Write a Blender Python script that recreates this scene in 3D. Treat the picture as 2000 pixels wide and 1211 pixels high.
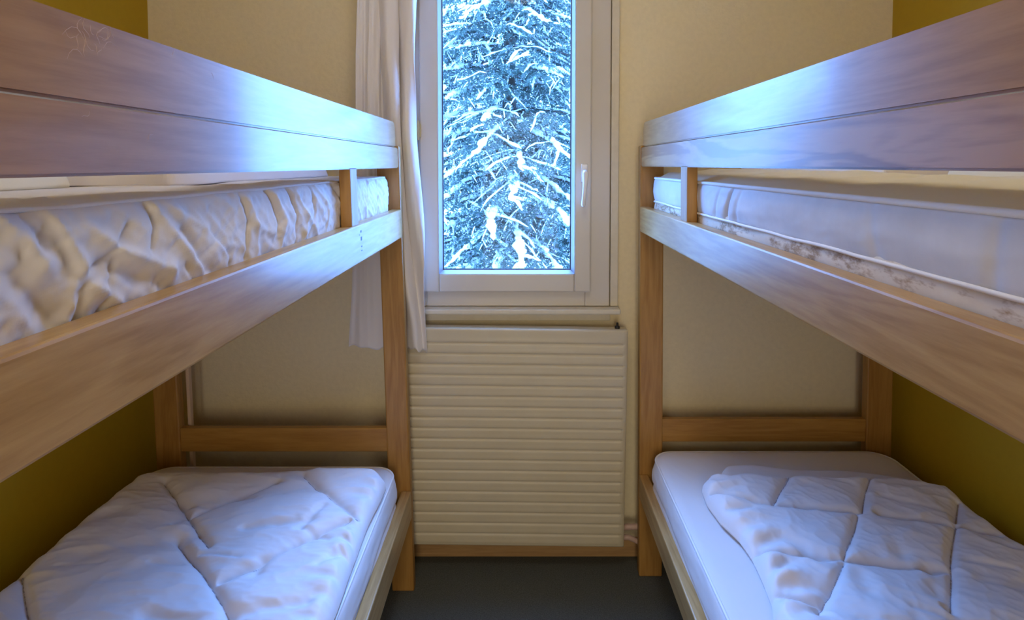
import bpy, bmesh, math, random
import numpy as np
from mathutils import noise, Vector, Matrix

C = bpy.context.scene
for o in list(bpy.data.objects):
    bpy.data.objects.remove(o, do_unlink=True)
col = C.collection

# ------------------------------------------------------------------ camera, world, lights, exposure
F = 1150.0                      # focal length in pixels of a 2000 px wide frame
PITCH = math.radians(2.5)
CAMH = 1.478
CX, CY = 1016.0, 322.0 + F * math.tan(PITCH)
ZF = -0.042                     # floor level
YW = 2.235                      # inner face of the window wall
cam_d = bpy.data.cameras.new('camera')
cam = bpy.data.objects.new('camera', cam_d); col.objects.link(cam)
cam.location = (0, 0, CAMH)
cam.rotation_euler = (math.pi / 2 - PITCH, 0, 0)
cam_d.sensor_width = 36; cam_d.lens = F / 2000 * 36
cam_d.shift_x = -(CX - 1000) / 2000
cam_d.shift_y = -(605.5 - CY) / 2000
cam_d.clip_start = 0.02; cam_d.clip_end = 300
C.camera = cam

w = bpy.data.worlds.new('sky'); C.world = w; w.use_nodes = True
nt = w.node_tree; nt.nodes.clear()
wo = nt.nodes.new('ShaderNodeOutputWorld'); wb = nt.nodes.new('ShaderNodeBackground')
wb.inputs['Color'].default_value = (0.15, 0.38, 1.0, 1)
# winter sky: dim at the horizon, with a bright veiled patch high up ahead of the window
def wn(t, op=None, **kw):
    x = nt.nodes.new(t)
    if op: x.operation = op
    return x
wtc = wn('ShaderNodeTexCoord'); wsp = wn('ShaderNodeSeparateXYZ'); nt.links.new(wtc.outputs['Generated'], wsp.inputs[0])
wmr = wn('ShaderNodeMapRange'); nt.links.new(wsp.outputs['Z'], wmr.inputs['Value'])
for k_, v_ in (('From Min', .15), ('From Max', .6), ('To Min', 17.0), ('To Max', 15.0)): wmr.inputs[k_].default_value = v_
wdt = wn('ShaderNodeVectorMath', 'DOT_PRODUCT'); nt.links.new(wtc.outputs['Generated'], wdt.inputs[0]); wdt.inputs[1].default_value = (-0.03, 0.70, 0.714)
wpt = wn('ShaderNodeMapRange'); wpt.interpolation_type = 'SMOOTHSTEP'; nt.links.new(wdt.outputs['Value'], wpt.inputs['Value'])
for k_, v_ in (('From Min', .72), ('From Max', .93), ('To Min', 0.0), ('To Max', 30.0)): wpt.inputs[k_].default_value = v_
wlo = wn('ShaderNodeMapRange'); wlo.interpolation_type = 'SMOOTHSTEP'; nt.links.new(wsp.outputs['Z'], wlo.inputs['Value'])
for k_, v_ in (('From Min', .30), ('From Max', .50), ('To Min', 0.0), ('To Max', 1.0)): wlo.inputs[k_].default_value = v_
wmu = wn('ShaderNodeMath', 'MULTIPLY'); nt.links.new(wpt.outputs[0], wmu.inputs[0]); nt.links.new(wlo.outputs[0], wmu.inputs[1])
wad = wn('ShaderNodeMath', 'ADD'); nt.links.new(wmu.outputs[0], wad.inputs[0]); nt.links.new(wmr.outputs[0], wad.inputs[1])
nt.links.new(wad.outputs[0], wb.inputs['Strength'])
w.cycles.sampling_method = 'MANUAL'; w.cycles.sample_map_resolution = 512
nt.links.new(wb.outputs[0], wo.inputs[0])

def area(name, loc, rot, sx, sy, power, color, portal=False):
    d = bpy.data.lights.new(name, 'AREA'); d.shape = 'RECTANGLE'; d.size = sx; d.size_y = sy
    d.energy = power; d.color = color
    if portal: d.cycles.is_portal = True
    o = bpy.data.objects.new(name, d); col.objects.link(o); o.location = loc; o.rotation_euler = rot
    return o
area('window_portal', (-0.05, YW + 0.10, 1.58), (math.radians(-90), 0, 0), 0.60, 1.45, 1, (1, 1, 1), portal=True)
# added soft warm fill light, set in the unseen doorway behind the camera
area('doorway_fill', (0.0, -1.46, 1.20), (math.radians(90), 0, 0), 0.76, 1.6, 24, (1.0, 0.87, 0.68))
C.view_settings.view_transform = 'Standard'; C.view_settings.look = 'None'
C.view_settings.gamma = 1; C.view_settings.use_curve_mapping = False
C.view_settings.exposure = 0.22
C.cycles.use_denoising = True
C.cycles.max_bounces = 10; C.cycles.diffuse_bounces = 6; C.cycles.transparent_max_bounces = 12
C.cycles.sample_clamp_indirect = 20.0
C.cycles.caustics_reflective = False; C.cycles.caustics_refractive = False

# ------------------------------------------------------------------ measuring helpers
def ray(px, py):
    a = (px - CX) / F; b = -(py - CY) / F; s, c = math.sin(PITCH), math.cos(PITCH)
    return (a, c + b * s, -s + b * c)
def on_x(px, py, X):
    d = ray(px, py); t = X / d[0]; return (X, d[1] * t, CAMH + d[2] * t)
def on_y(px, py, Y):
    d = ray(px, py); t = Y / d[1]; return (d[0] * t, Y, CAMH + d[2] * t)
def on_z(px, py, Z):
    d = ray(px, py); t = (Z - CAMH) / d[2]; return (d[0] * t, d[1] * t, Z)

# ------------------------------------------------------------------ object helpers
def tag(o, label=None, cat=None, group=None, kind=None):
    if label: o['label'] = label
    if cat: o['category'] = cat
    if group: o['group'] = group
    if kind: o['kind'] = kind
    return o
def empty(name, loc=(0, 0, 0)):
    o = bpy.data.objects.new(name, None); col.objects.link(o); o.location = loc; return o
def link(name, me, mat, parent=None, smooth=False):
    if mat is not None: me.materials.append(mat)
    if smooth:
        me.polygons.foreach_set('use_smooth', [True] * len(me.polygons))
    o = bpy.data.objects.new(name, me); col.objects.link(o)
    if parent is not None:
        o.parent = parent; o.matrix_parent_inverse = Matrix.Translation(-Vector(parent.location))
    return o
def build(name, bm, mat, parent=None, smooth=False):
    me = bpy.data.meshes.new(name); bmesh.ops.recalc_face_normals(bm, faces=bm.faces[:])
    bm.to_mesh(me); bm.free(); return link(name, me, mat, parent, smooth)
def add_box(bm, x0, x1, y0, y1, z0, z1, bev=0.0, seg=2):
    x0, x1 = min(x0, x1), max(x0, x1); y0, y1 = min(y0, y1), max(y0, y1); z0, z1 = min(z0, z1), max(z0, z1)
    t = bmesh.new(); bmesh.ops.create_cube(t, size=1)
    for v in t.verts:
        v.co = Vector(((x0 + x1) / 2 + v.co.x * (x1 - x0), (y0 + y1) / 2 + v.co.y * (y1 - y0), (z0 + z1) / 2 + v.co.z * (z1 - z0)))
    if bev > 0:
        bmesh.ops.bevel(t, geom=t.edges[:], offset=bev, segments=seg, profile=0.5, affect='EDGES')
    me = bpy.data.meshes.new('t'); t.to_mesh(me); t.free(); bm.from_mesh(me); bpy.data.meshes.remove(me)
def box(name, x0, x1, y0, y1, z0, z1, mat, parent=None, bev=0.0, seg=2):
    bm = bmesh.new(); add_box(bm, x0, x1, y0, y1, z0, z1, bev, seg); return build(name, bm, mat, parent)
def prism(bm, pts, axis, a0, a1):
    """extrude a 2-D outline along an axis; pts are the two other coordinates in axis order"""
    def co(p, a):
        return {'x': (a, p[0], p[1]), 'y': (p[0], a, p[1]), 'z': (p[0], p[1], a)}[axis]
    A = [bm.verts.new(co(p, a0)) for p in pts]; B = [bm.verts.new(co(p, a1)) for p in pts]
    n = len(pts)
    bm.faces.new(A); bm.faces.new(B[::-1])
    for i in range(n):
        bm.faces.new((A[i], B[i], B[(i + 1) % n], A[(i + 1) % n]))
def mesh_np(name, verts, faces, mat, parent=None, smooth=True):
    verts = np.asarray(verts, dtype=np.float32).reshape(-1, 3); faces = np.asarray(faces, dtype=np.int32)
    k = faces.shape[1]; me = bpy.data.meshes.new(name)
    me.vertices.add(len(verts)); me.vertices.foreach_set('co', verts.ravel())
    me.loops.add(faces.size); me.loops.foreach_set('vertex_index', faces.ravel())
    me.polygons.add(len(faces)); me.polygons.foreach_set('loop_start', np.arange(0, faces.size, k, dtype=np.int32))
    me.polygons.foreach_set('loop_total', np.full(len(faces), k, dtype=np.int32))
    me.update(calc_edges=True); me.validate()
    return link(name, me, mat, parent, smooth)
def grid_faces(nu, nv, closed_u=False, base=0, flip=False):
    f = []
    for j in range(nv - 1):
        for i in range(nu if closed_u else nu - 1):
            a = base + j * nu + i; b = base + j * nu + (i + 1) % nu
            q = (a, b, b + nu, a + nu); f.append(q[::-1] if flip else q)
    return f
def add_tube(bm, pts, r, seg=12, cap=True):
    rings = []
    pts = [Vector(p) for p in pts]
    for i, p in enumerate(pts):
        d = (pts[min(i + 1, len(pts) - 1)] - pts[max(i - 1, 0)]).normalized()
        u = d.cross(Vector((0, 0, 1)) if abs(d.z) < 0.9 else Vector((1, 0, 0))).normalized(); v = d.cross(u)
        rr = r[i] if isinstance(r, (list, tuple)) else r
        rings.append([bm.verts.new(p + u * rr * math.cos(2 * math.pi * k / seg) + v * rr * math.sin(2 * math.pi * k / seg)) for k in range(seg)])
    for a, b in zip(rings, rings[1:]):
        for k in range(seg):
            bm.faces.new((a[k], a[(k + 1) % seg], b[(k + 1) % seg], b[k]))
    if cap:
        bm.faces.new(rings[0][::-1]); bm.faces.new(rings[-1])

# ------------------------------------------------------------------ materials
def mat_new(name):
    m = bpy.data.materials.new(name); m.use_nodes = True; n = m.node_tree
    return m, n, n.nodes['Principled BSDF']
def nd(n, t, **kw):
    x = n.nodes.new(t)
    for k, v in kw.items():
        if k in x.inputs: x.inputs[k].default_value = v
        else: setattr(x, k, v)
    return x
def ramp(n, stops):
    r = n.nodes.new('ShaderNodeValToRGB'); e = r.color_ramp.elements
    while len(e) < len(stops): e.new(0.5)
    for q, (p, c) in zip(e, stops): q.position = p; q.color = (*c, 1)
    return r
def simple(name, color, rough=0.5, noise_scale=0, bump=0.0, vary=0.0, coat=0.0, metal=0.0, sheen=0.0, spec=0.5, dist=0.002):
    m, n, p = mat_new(name)
    p.inputs['Base Color'].default_value = (*color, 1); p.inputs['Roughness'].default_value = rough
    p.inputs['Coat Weight'].default_value = coat; p.inputs['Metallic'].default_value = metal
    p.inputs['Sheen Weight'].default_value = sheen; p.inputs['Specular IOR Level'].default_value = spec
    if noise_scale:
        tc = nd(n, 'ShaderNodeTexCoord'); ns = nd(n, 'ShaderNodeTexNoise', Scale=noise_scale, Detail=5.0, Roughness=0.6)
        n.links.new(tc.outputs['Object'], ns.inputs['Vector'])
        if vary:
            r = ramp(n, [(0.3, tuple(c * (1 - vary) for c in color)), (0.7, tuple(min(1, c * (1 + vary)) for c in color))])
            n.links.new(ns.outputs['Fac'], r.inputs['Fac']); n.links.new(r.outputs['Color'], p.inputs['Base Color'])
        if bump:
            b = nd(n, 'ShaderNodeBump', Strength=bump, Distance=dist)
            n.links.new(ns.outputs['Fac'], b.inputs['Height']); n.links.new(b.outputs['Normal'], p.inputs['Normal'])
    return m
def wood(name, axis, light, dark, rough=0.28, coat=0.25, figure=0.35):
    m, n, p = mat_new(name)
    tc = nd(n, 'ShaderNodeTexCoord'); mp = nd(n, 'ShaderNodeMapping')
    sc = {'x': (1.2, 14, 14), 'y': (14, 1.2, 14), 'z': (14, 14, 1.2)}[axis]
    mp.inputs['Scale'].default_value = sc
    n.links.new(tc.outputs['Object'], mp.inputs['Vector'])
    big = nd(n, 'ShaderNodeTexNoise', Scale=1.3, Detail=3.0, Roughness=0.5, Distortion=0.8)
    n.links.new(mp.outputs[0], big.inputs['Vector'])
    mul = nd(n, 'ShaderNodeMath', operation='MULTIPLY'); mul.inputs[1].default_value = 26.0
    n.links.new(big.outputs['Fac'], mul.inputs[0])
    sn = nd(n, 'ShaderNodeMath', operation='SINE'); n.links.new(mul.outputs[0], sn.inputs[0])
    fine = nd(n, 'ShaderNodeTexNoise', Scale=7.0, Detail=8.0, Roughness=0.65)
    n.links.new(mp.outputs[0], fine.inputs['Vector'])
    ma = nd(n, 'ShaderNodeMath', operation='MULTIPLY_ADD'); ma.inputs[1].default_value = 0.13 * figure / 0.35
    n.links.new(sn.outputs[0], ma.inputs[0]); n.links.new(fine.outputs['Fac'], ma.inputs[2])
    r = ramp(n, [(0.28, dark), (0.55, tuple((a * 0.45 + b * 0.55) for a, b in zip(dark, light))), (0.8, light)])
    n.links.new(ma.outputs[0], r.inputs['Fac']); n.links.new(r.outputs['Color'], p.inputs['Base Color'])
    p.inputs['Roughness'].default_value = rough + 0.1; p.inputs['Coat Weight'].default_value = coat
    p.inputs['Coat Roughness'].default_value = rough * 0.62
    b = nd(n, 'ShaderNodeBump', Strength=0.10, Distance=0.0015)
    n.links.new(fine.outputs['Fac'], b.inputs['Height']); n.links.new(b.outputs['Normal'], p.inputs['Normal'])
    return m
WL, WD = (0.53, 0.33, 0.125), (0.37, 0.205, 0.062)
wood_y = wood('varnished_wood_along', 'y', WL, WD)
wood_z = wood('varnished_wood_upright', 'z', (0.44, 0.235, 0.055), (0.32, 0.15, 0.028), rough=0.4, coat=0.15)  # warm shade on the posts put into the colour as less blue
wood_x = wood('varnished_wood_cross', 'x', (0.44, 0.235, 0.05), (0.32, 0.15, 0.025), rough=0.4, coat=0.15)  # crossbars likewise: warm shade under the bunks is in the base colour
wood_guard = wood('varnished_guard_board', 'y', (0.42, 0.24, 0.105), (0.30, 0.155, 0.06), rough=0.2, coat=0.45, figure=0.3)
wood_figured = wood('varnished_figured_board', 'y', (0.42, 0.24, 0.105), (0.26, 0.125, 0.05), rough=0.26, coat=0.35, figure=1.0)
wood_base = wood('dark_skirting_wood', 'x', (0.50, 0.30, 0.12), (0.38, 0.21, 0.08), rough=0.5, coat=0.0)
m_cream = simple('cream_roughcast_paint', (0.78, 0.68, 0.45), 0.75, 55, 0.35, 0.035, dist=0.004)
m_mustard = simple('mustard_paint', (0.45, 0.285, 0.004), 0.6, 40, 0.12, 0.03)
m_ceiling = simple('white_ceiling_paint', (0.78, 0.73, 0.62), 0.8, 40, 0.1)
m_carpet = simple('dark_carpet', (0.105, 0.112, 0.100), 0.95, 260, 0.7, 0.35, spec=0.1, dist=0.004)
m_pvc = simple('off_white_pvc', (0.60, 0.56, 0.50), 0.32, 6, 0.0, 0.02)
m_bead = simple('glazing_bead_pvc', (0.27, 0.26, 0.29), 0.6)  # white bead, its colour darkened to offset the strong sky light on it
m_trim = simple('cream_painted_wood', (0.66, 0.60, 0.47), 0.5, 30, 0.1, 0.05)
m_seal = simple('black_rubber_seal', (0.03, 0.05, 0.10), 0.5)
m_handle = simple('white_handle_metal', (0.8, 0.79, 0.76), 0.22, coat=0.4)
m_brass = simple('yellowed_hinge_metal', (0.55, 0.48, 0.28), 0.4)
m_rad = simple('beige_enamel', (0.58, 0.51, 0.36), 0.42, 12, 0.0, 0.03)
m_black = simple('blackened_metal', (0.012, 0.010, 0.012), 0.5)
m_pipe = simple('pinkish_painted_pipe', (0.52, 0.36, 0.30), 0.45)
m_sheet = simple('white_cotton_sheet', (0.74, 0.71, 0.70), 0.85, 420, 0.15, 0.0, sheen=0.15, spec=0.2, dist=0.0008)
m_top = simple('ivory_mattress_ticking', (0.80, 0.75, 0.60), 0.85, 300, 0.2, 0.0, spec=0.2, dist=0.0008)
m_duvet = simple('white_microfibre', (0.80, 0.76, 0.76), 0.62, 300, 0.1, 0.0, sheen=0.3, spec=0.3, dist=0.0006)
m_thread = simple('grey_quilting_thread', (0.48, 0.45, 0.50), 0.8)
m_piping = simple('white_piping', (0.84, 0.82, 0.80), 0.7)
m_grey_cover = simple('grey_blue_mattress_side', (0.66, 0.66, 0.69), 0.7, 14, 0.05, 0.06, spec=0.3)
m_curtain = simple('pale_grey_curtain_fabric', (0.74, 0.71, 0.71), 0.7, 380, 0.15, 0.0, sheen=0.3, dist=0.0008)
m_ink = simple('faded_ink', (0.10, 0.08, 0.10), 0.6)
m_scratch = simple('pale_scratched_varnish', (0.50, 0.34, 0.24), 0.5)
m_snow = simple('snow', (0.93, 0.94, 0.96), 0.7, 30, 0.2)
m_needle = simple('spruce_needles', (0.065, 0.108, 0.082), 0.6, 9, 0.0, 0.35)
m_bark = simple('spruce_bark', (0.10, 0.075, 0.055), 0.9, 20, 0.5, 0.3)
m_metal = simple('grey_metal', (0.4, 0.4, 0.4), 0.4, metal=0.8)
m_white = simple('white_label_cloth', (0.85, 0.85, 0.85), 0.6)
m_door = simple('painted_hall_floor', (0.4, 0.32, 0.22), 0.5, 10, 0.05, 0.1)

# stained lower mattress ticking: cream cloth with brown water marks running along it
def stained():
    m, n, p = mat_new('stained_ivory_ticking')
    tc = nd(n, 'ShaderNodeTexCoord'); mp = nd(n, 'ShaderNodeMapping'); mp.inputs['Scale'].default_value = (5, 5.5, 14)
    n.links.new(tc.outputs['Object'], mp.inputs['Vector'])
    ns = nd(n, 'ShaderNodeTexNoise', Scale=1.5, Detail=5.0, Roughness=0.7); n.links.new(mp.outputs[0], ns.inputs['Vector'])
    r = ramp(n, [(0.36, (0.75, 0.70, 0.60)), (0.50, (0.72, 0.65, 0.54)), (0.60, (0.36, 0.24, 0.13)), (0.67, (0.70, 0.63, 0.50))])
    n.links.new(ns.outputs['Fac'], r.inputs['Fac']); n.links.new(r.outputs['Color'], p.inputs['Base Color'])
    p.inputs['Roughness'].default_value = 0.85
    return m
m_stained = stained()

def glass():
    m = bpy.data.materials.new('clear_window_glass'); m.use_nodes = True; n = m.node_tree; n.nodes.clear()
    o = nd(n, 'ShaderNodeOutputMaterial'); mx = nd(n, 'ShaderNodeMixShader'); t = nd(n, 'ShaderNodeBsdfTransparent')
    t.inputs[0].default_value = (0.96, 0.98, 0.99, 1)
    g = nd(n, 'ShaderNodeBsdfGlossy', Roughness=0.02); fr = nd(n, 'ShaderNodeFresnel', IOR=1.2)
    geo = nd(n, 'ShaderNodeNewGeometry'); iv = nd(n, 'ShaderNodeMath', operation='SUBTRACT'); iv.inputs[0].default_value = 1.0
    n.links.new(geo.outputs['Backfacing'], iv.inputs[1]); fm = nd(n, 'ShaderNodeMath', operation='MULTIPLY')     # reflection at the front face of each side only
    n.links.new(fr.outputs[0], fm.inputs[0]); n.links.new(iv.outputs[0], fm.inputs[1]); n.links.new(fm.outputs[0], mx.inputs[0]); n.links.new(t.outputs[0], mx.inputs[1]); n.links.new(g.outputs[0], mx.inputs[2])
    n.links.new(mx.outputs[0], o.inputs[0]); return m
m_glass = glass()

# ------------------------------------------------------------------ room shell
WX = 1.397; YB = -1.30; ZC = 2.55
def struct(o): o['kind'] = 'structure'; return o
struct(box('floor', -WX - 0.2, WX + 0.2, YB - 1.4, YW + 0.09, -0.3, ZF, m_carpet))
struct(box('ceiling', -WX - 0.2, WX + 0.2, YB - 1.4, YW + 0.09, ZC, ZC + 0.2, m_ceiling))
struct(box('wall_left', -WX - 0.2, -WX, YB - 1.4, YW + 0.09, ZF, ZC, m_mustard))
struct(box('wall_right', WX, WX + 0.2, YB - 1.4, YW + 0.09, ZF, ZC, m_mustard))
# window opening
fx0, _, fz0 = on_y(787, 598, 2.215); fx1 = on_y(1190, 598, 2.215)[0]
GZ1 = 2.22                                   # glass top
FZ1 = GZ1 + 0.155                            # frame top
bm = bmesh.new()
add_box(bm, -WX, fx0 + 0.01, YW, YW + 0.09, ZF, ZC)
add_box(bm, fx1 - 0.01, WX, YW, YW + 0.09, ZF, ZC)
add_box(bm, fx0 + 0.01, fx1 - 0.01, YW, YW + 0.09, ZF, fz0 + 0.01)
add_box(bm, fx0 + 0.01, fx1 - 0.01, YW, YW + 0.09, FZ1 - 0.01, ZC)
struct(build('wall_front', bm, m_cream))
# wall behind the camera, with an open doorway
bm = bmesh.new()
add_box(bm, -WX, -0.42, YB - 0.12, YB, ZF, ZC); add_box(bm, 0.42, WX, YB - 0.12, YB, ZF, ZC)
add_box(bm, -0.42, 0.42, YB - 0.12, YB, 2.08, ZC)
struct(build('wall_back', bm, m_cream))
struct(box('wall_hall', -WX, WX, YB - 1.5, YB - 1.4, ZF, ZC, m_cream))
bm = bmesh.new()
add_box(bm, -0.49, -0.42, YB - 0.13, YB + 0.015, ZF, 2.15, .004); add_box(bm, 0.42, 0.49, YB - 0.13, YB + 0.015, ZF, 2.15, .004)
add_box(bm, -0.42, 0.42, YB - 0.13, YB + 0.015, 2.08, 2.15, .004)
struct(build('trim_4', bm, wood_z))
struct(box('baseboard_front', -WX, WX, YW - 0.014, YW, ZF, 0.030, wood_base, bev=.003))

# ------------------------------------------------------------------ window
def X(px, Y=2.19): return on_y(px, 400, Y)[0]
def Z(py, Y=2.19): return on_y(988, py, Y)[2]
def ring(bm, x0, x1, z0, z1, X0, X1, Z0, Z1, y0, y1, bev=.003):
    """rectangular ring, inner opening x0..z1 and outer X0..Z1"""
    add_box(bm, X0, x0, y0, y1, Z0, Z1, bev); add_box(bm, x1, X1, y0, y1, Z0, Z1, bev)
    add_box(bm, x0 - .001, x1 + .001, y0 + .0004, y1, Z0, z0, bev); add_box(bm, x0 - .001, x1 + .001, y0 + .0004, y1, z1, Z1, bev)
win = empty('window_1', (X(988), YW, fz0)); struct(win)
bm = bmesh.new()
sx0, sx1, sz0 = X(820), X(1155), Z(571)
ring(bm, sx0 + .02, sx1 - .02, sz0 + .02, FZ1 - .07, fx0, fx1, fz0, FZ1, 2.213, YW + .07, .004)
build('window_frame', bm, m_pvc, win)
gx0, gx1, gz0 = X(857), X(1122), Z(535)
sash_bm = bmesh.new()
ring(sash_bm, gx0, gx1, gz0, GZ1, sx0, sx1, sz0, GZ1 + .085, 2.190, YW + .05, .006)
build('sash', sash_bm, m_pvc, win)
# sloping glazing bead between the sash and the pane
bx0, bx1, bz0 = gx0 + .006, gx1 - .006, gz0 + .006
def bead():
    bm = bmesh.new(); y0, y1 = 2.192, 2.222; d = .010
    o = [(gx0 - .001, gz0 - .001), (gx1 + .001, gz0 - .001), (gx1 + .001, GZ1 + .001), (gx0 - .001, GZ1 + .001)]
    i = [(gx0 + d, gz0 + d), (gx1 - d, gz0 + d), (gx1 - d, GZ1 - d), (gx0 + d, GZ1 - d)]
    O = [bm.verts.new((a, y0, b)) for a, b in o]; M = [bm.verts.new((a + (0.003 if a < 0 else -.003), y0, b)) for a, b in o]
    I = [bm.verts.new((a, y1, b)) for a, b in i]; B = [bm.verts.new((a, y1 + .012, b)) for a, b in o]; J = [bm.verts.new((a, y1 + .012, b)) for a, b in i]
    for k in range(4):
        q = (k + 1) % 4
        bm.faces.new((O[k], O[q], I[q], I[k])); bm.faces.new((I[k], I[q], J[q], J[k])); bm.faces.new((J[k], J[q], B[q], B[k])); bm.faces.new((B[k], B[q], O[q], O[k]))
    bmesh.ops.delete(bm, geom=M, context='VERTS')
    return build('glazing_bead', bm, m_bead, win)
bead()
bm = bmesh.new(); d = .010
ring(bm, gx0 + d + .004, gx1 - d - .004, gz0 + d + .004, GZ1 - d - .004, gx0 + d - .003, gx1 - d + .003, gz0 + d - .003, GZ1 - d + .003, 2.224, 2.229, 0)
build('rubber_seal', bm, m_seal, win)
box('pane', gx0 + .006, gx1 - .006, 2.229, 2.2325, gz0 + .006, GZ1 - .006, m_glass, win)
# handle: rosette and turned-down lever
hx, hz = X(1141), Z(338)
hd = box('handle', hx - .013, hx + .013, 2.180, 2.191, hz - .035, hz + .035, m_handle, win, .005, 3)
bm = bmesh.new()
lz = Z(402)
add_tube(bm, [(hx, 2.185, hz + .003), (hx, 2.160, hz + .003), (hx - .001, 2.150, hz - .001)], .0095, 16)
add_tube(bm, [(hx, 2.152, hz + .010), (hx - .0005, 2.148, hz), (hx - .001, 2.146, hz - .03), (hx - .004, 2.147, hz - .075), (hx - .008, 2.148, lz + .006), (hx - .009, 2.149, lz)], [.007, .011, .0095, .0075, .008, .005], 16)
lv = build('lever', bm, m_handle, None, True); lv.parent = hd
lv.matrix_parent_inverse = (win.matrix_world @ hd.matrix_parent_inverse).inverted() if False else Matrix.Identity(4)
# hinge on the left of the frame
bm = bmesh.new(); qx = X(818)
add_tube(bm, [(qx, 2.178, Z(274)), (qx, 2.178, Z(236))], .0065, 12); add_box(bm, qx - .012, qx + .010, 2.184, 2.192, Z(268), Z(242), .001)
build('hinge', bm, m_brass, win)

# architrave and sill
bm = bmesh.new()
ax1 = on_y(1208, 400, 2.216)[0]; ax0 = on_y(769, 400, 2.216)[0]
add_box(bm, fx1 + .003, ax1, 2.212, YW, fz0, FZ1 + .04, .003); add_box(bm, ax0, fx0 - .003, 2.212, YW, fz0, FZ1 + .04, .003)
add_box(bm, fx0 - .003, fx1 + .003, 2.212, YW, FZ1 + .003, FZ1 + .04, .003)
struct(build('trim_1', bm, m_trim))
s0 = on_y(755, 600, 2.17); s1 = on_y(1213, 599, 2.17); sb = on_y(1213, 615, 2.17)
struct(box('trim_2', s0[0], s1[0], 2.168, YW, sb[2], fz0 - .0015, m_trim, bev=.006, seg=3))
ap = on_y(1192, 640, 2.213)
struct(box('trim_3', ax0 + .01, ap[0], 2.213, YW, sb[2] - .034, sb[2], m_trim, bev=.003))

# ------------------------------------------------------------------ radiator
RY = 2.135
rx1, _, rz1 = on_y(1222, 643, RY); rz0 = on_y(1218, 1067, RY)[2]; rx0 = rx1 - 0.83
rad = empty('radiator', ((rx0 + rx1) / 2, 2.17, rz0))
def rad_panel():
    n = 20; prof = []
    H = rz1 - rz0; m = .010; pitch = (H - 2 * m) / n
    prof.append((RY + .006, rz0)); prof.append((RY + .001, rz0 + .002)); prof.append((RY, rz0 + .006))
    for k in range(n):
        b = rz0 + m + k * pitch
        for t, dd in ((0.0, .0000), (.06, -.0010), (.16, -.0014), (.30, -.0004), (.62, .0004), (.80, .0012), (.88, .0045), (.935, .0050), (.97, .0015)):
            if k == n - 1 and t > .75: dd = 0
            prof.append((RY + dd, b + t * pitch))
    prof.append((RY, rz1 - .006)); prof.append((RY + .001, rz1 - .002)); prof.append((RY + .006, rz1))
    xs = [(rx0, 1), (rx0 + .004, 0), (rx0 + .018, 0), (rx0 + .022, None), (rx1 - .022, None), (rx1 - .018, 0), (rx1 - .004, 0), (rx1, 1)]
    V = []; nu = len(xs)
    for (y, z) in prof:
        for (x, md) in xs:
            if md is None: yy = y
            elif md == 1: yy = RY + .005
            else: yy = RY if RY - .003 < y < RY + .0052 and rz0 + .005 < z < rz1 - .005 else y
            V.append((x, yy, z))
    return mesh_np('ribbed_panel', V, grid_faces(nu, len(prof)), m_rad, rad, smooth=False)
rp = rad_panel()
box('casing', rx0 + .0005, rx1 - .0005, RY + .0045, RY + .052, rz0 + .0005, rz1 - .0005, m_rad, rad, .002)
for bx in (rx0 + .15, rx1 - .15):
    for bz in (rz0 + .12, rz1 - .14): box('wall_bracket', bx - .02, bx + .02, RY + .05, YW - .0005, bz - .03, bz + .03, m_metal, rad, .002)
vp = on_y(1200, 636, 2.17)
bm = bmesh.new()
add_tube(bm, [(vp[0], 2.165, rz1 - .004), (vp[0], 2.165, rz1 + .008), (vp[0], 2.165, rz1 + .0085), (vp[0], 2.165, rz1 + .021)], [.010, .0095, .0045, .004], 12)
build('bleed_valve', bm, m_black, rad, True)
p1 = on_y(1232, 1027, 2.16); p2 = on_y(1232, 1047, 2.16)
bm = bmesh.new(); add_tube(bm, [(rx1 - .004, 2.16, p1[2]), (rx1 + .03, 2.16, p1[2] + .002), (rx1 + .09, 2.165, p1[2]), (rx1 + .125, 2.19, p1[2]), (rx1 + .13, YW - .001, p1[2])], .011, 14)
build('pipe', bm, m_pipe, rad, True)
bm = bmesh.new(); add_tube(bm, [(rx1 - .004, 2.16, p2[2]), (rx1 + .02, 2.16, p2[2] + .001), (rx1 + .035, 2.16, p2[2] - .005), (rx1 + .06, 2.162, p2[2] - .018), (rx1 + .085, 2.165, p2[2] - .06), (rx1 + .085, 2.165, ZF + .001)], .010, 14)
build('pipe', bm, m_pipe, rad, True)
rad.rotation_euler = (0, math.radians(0.7), 0)
tag(rad, 'beige flat panel radiator with horizontal ribs under the window', 'radiator')

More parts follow.
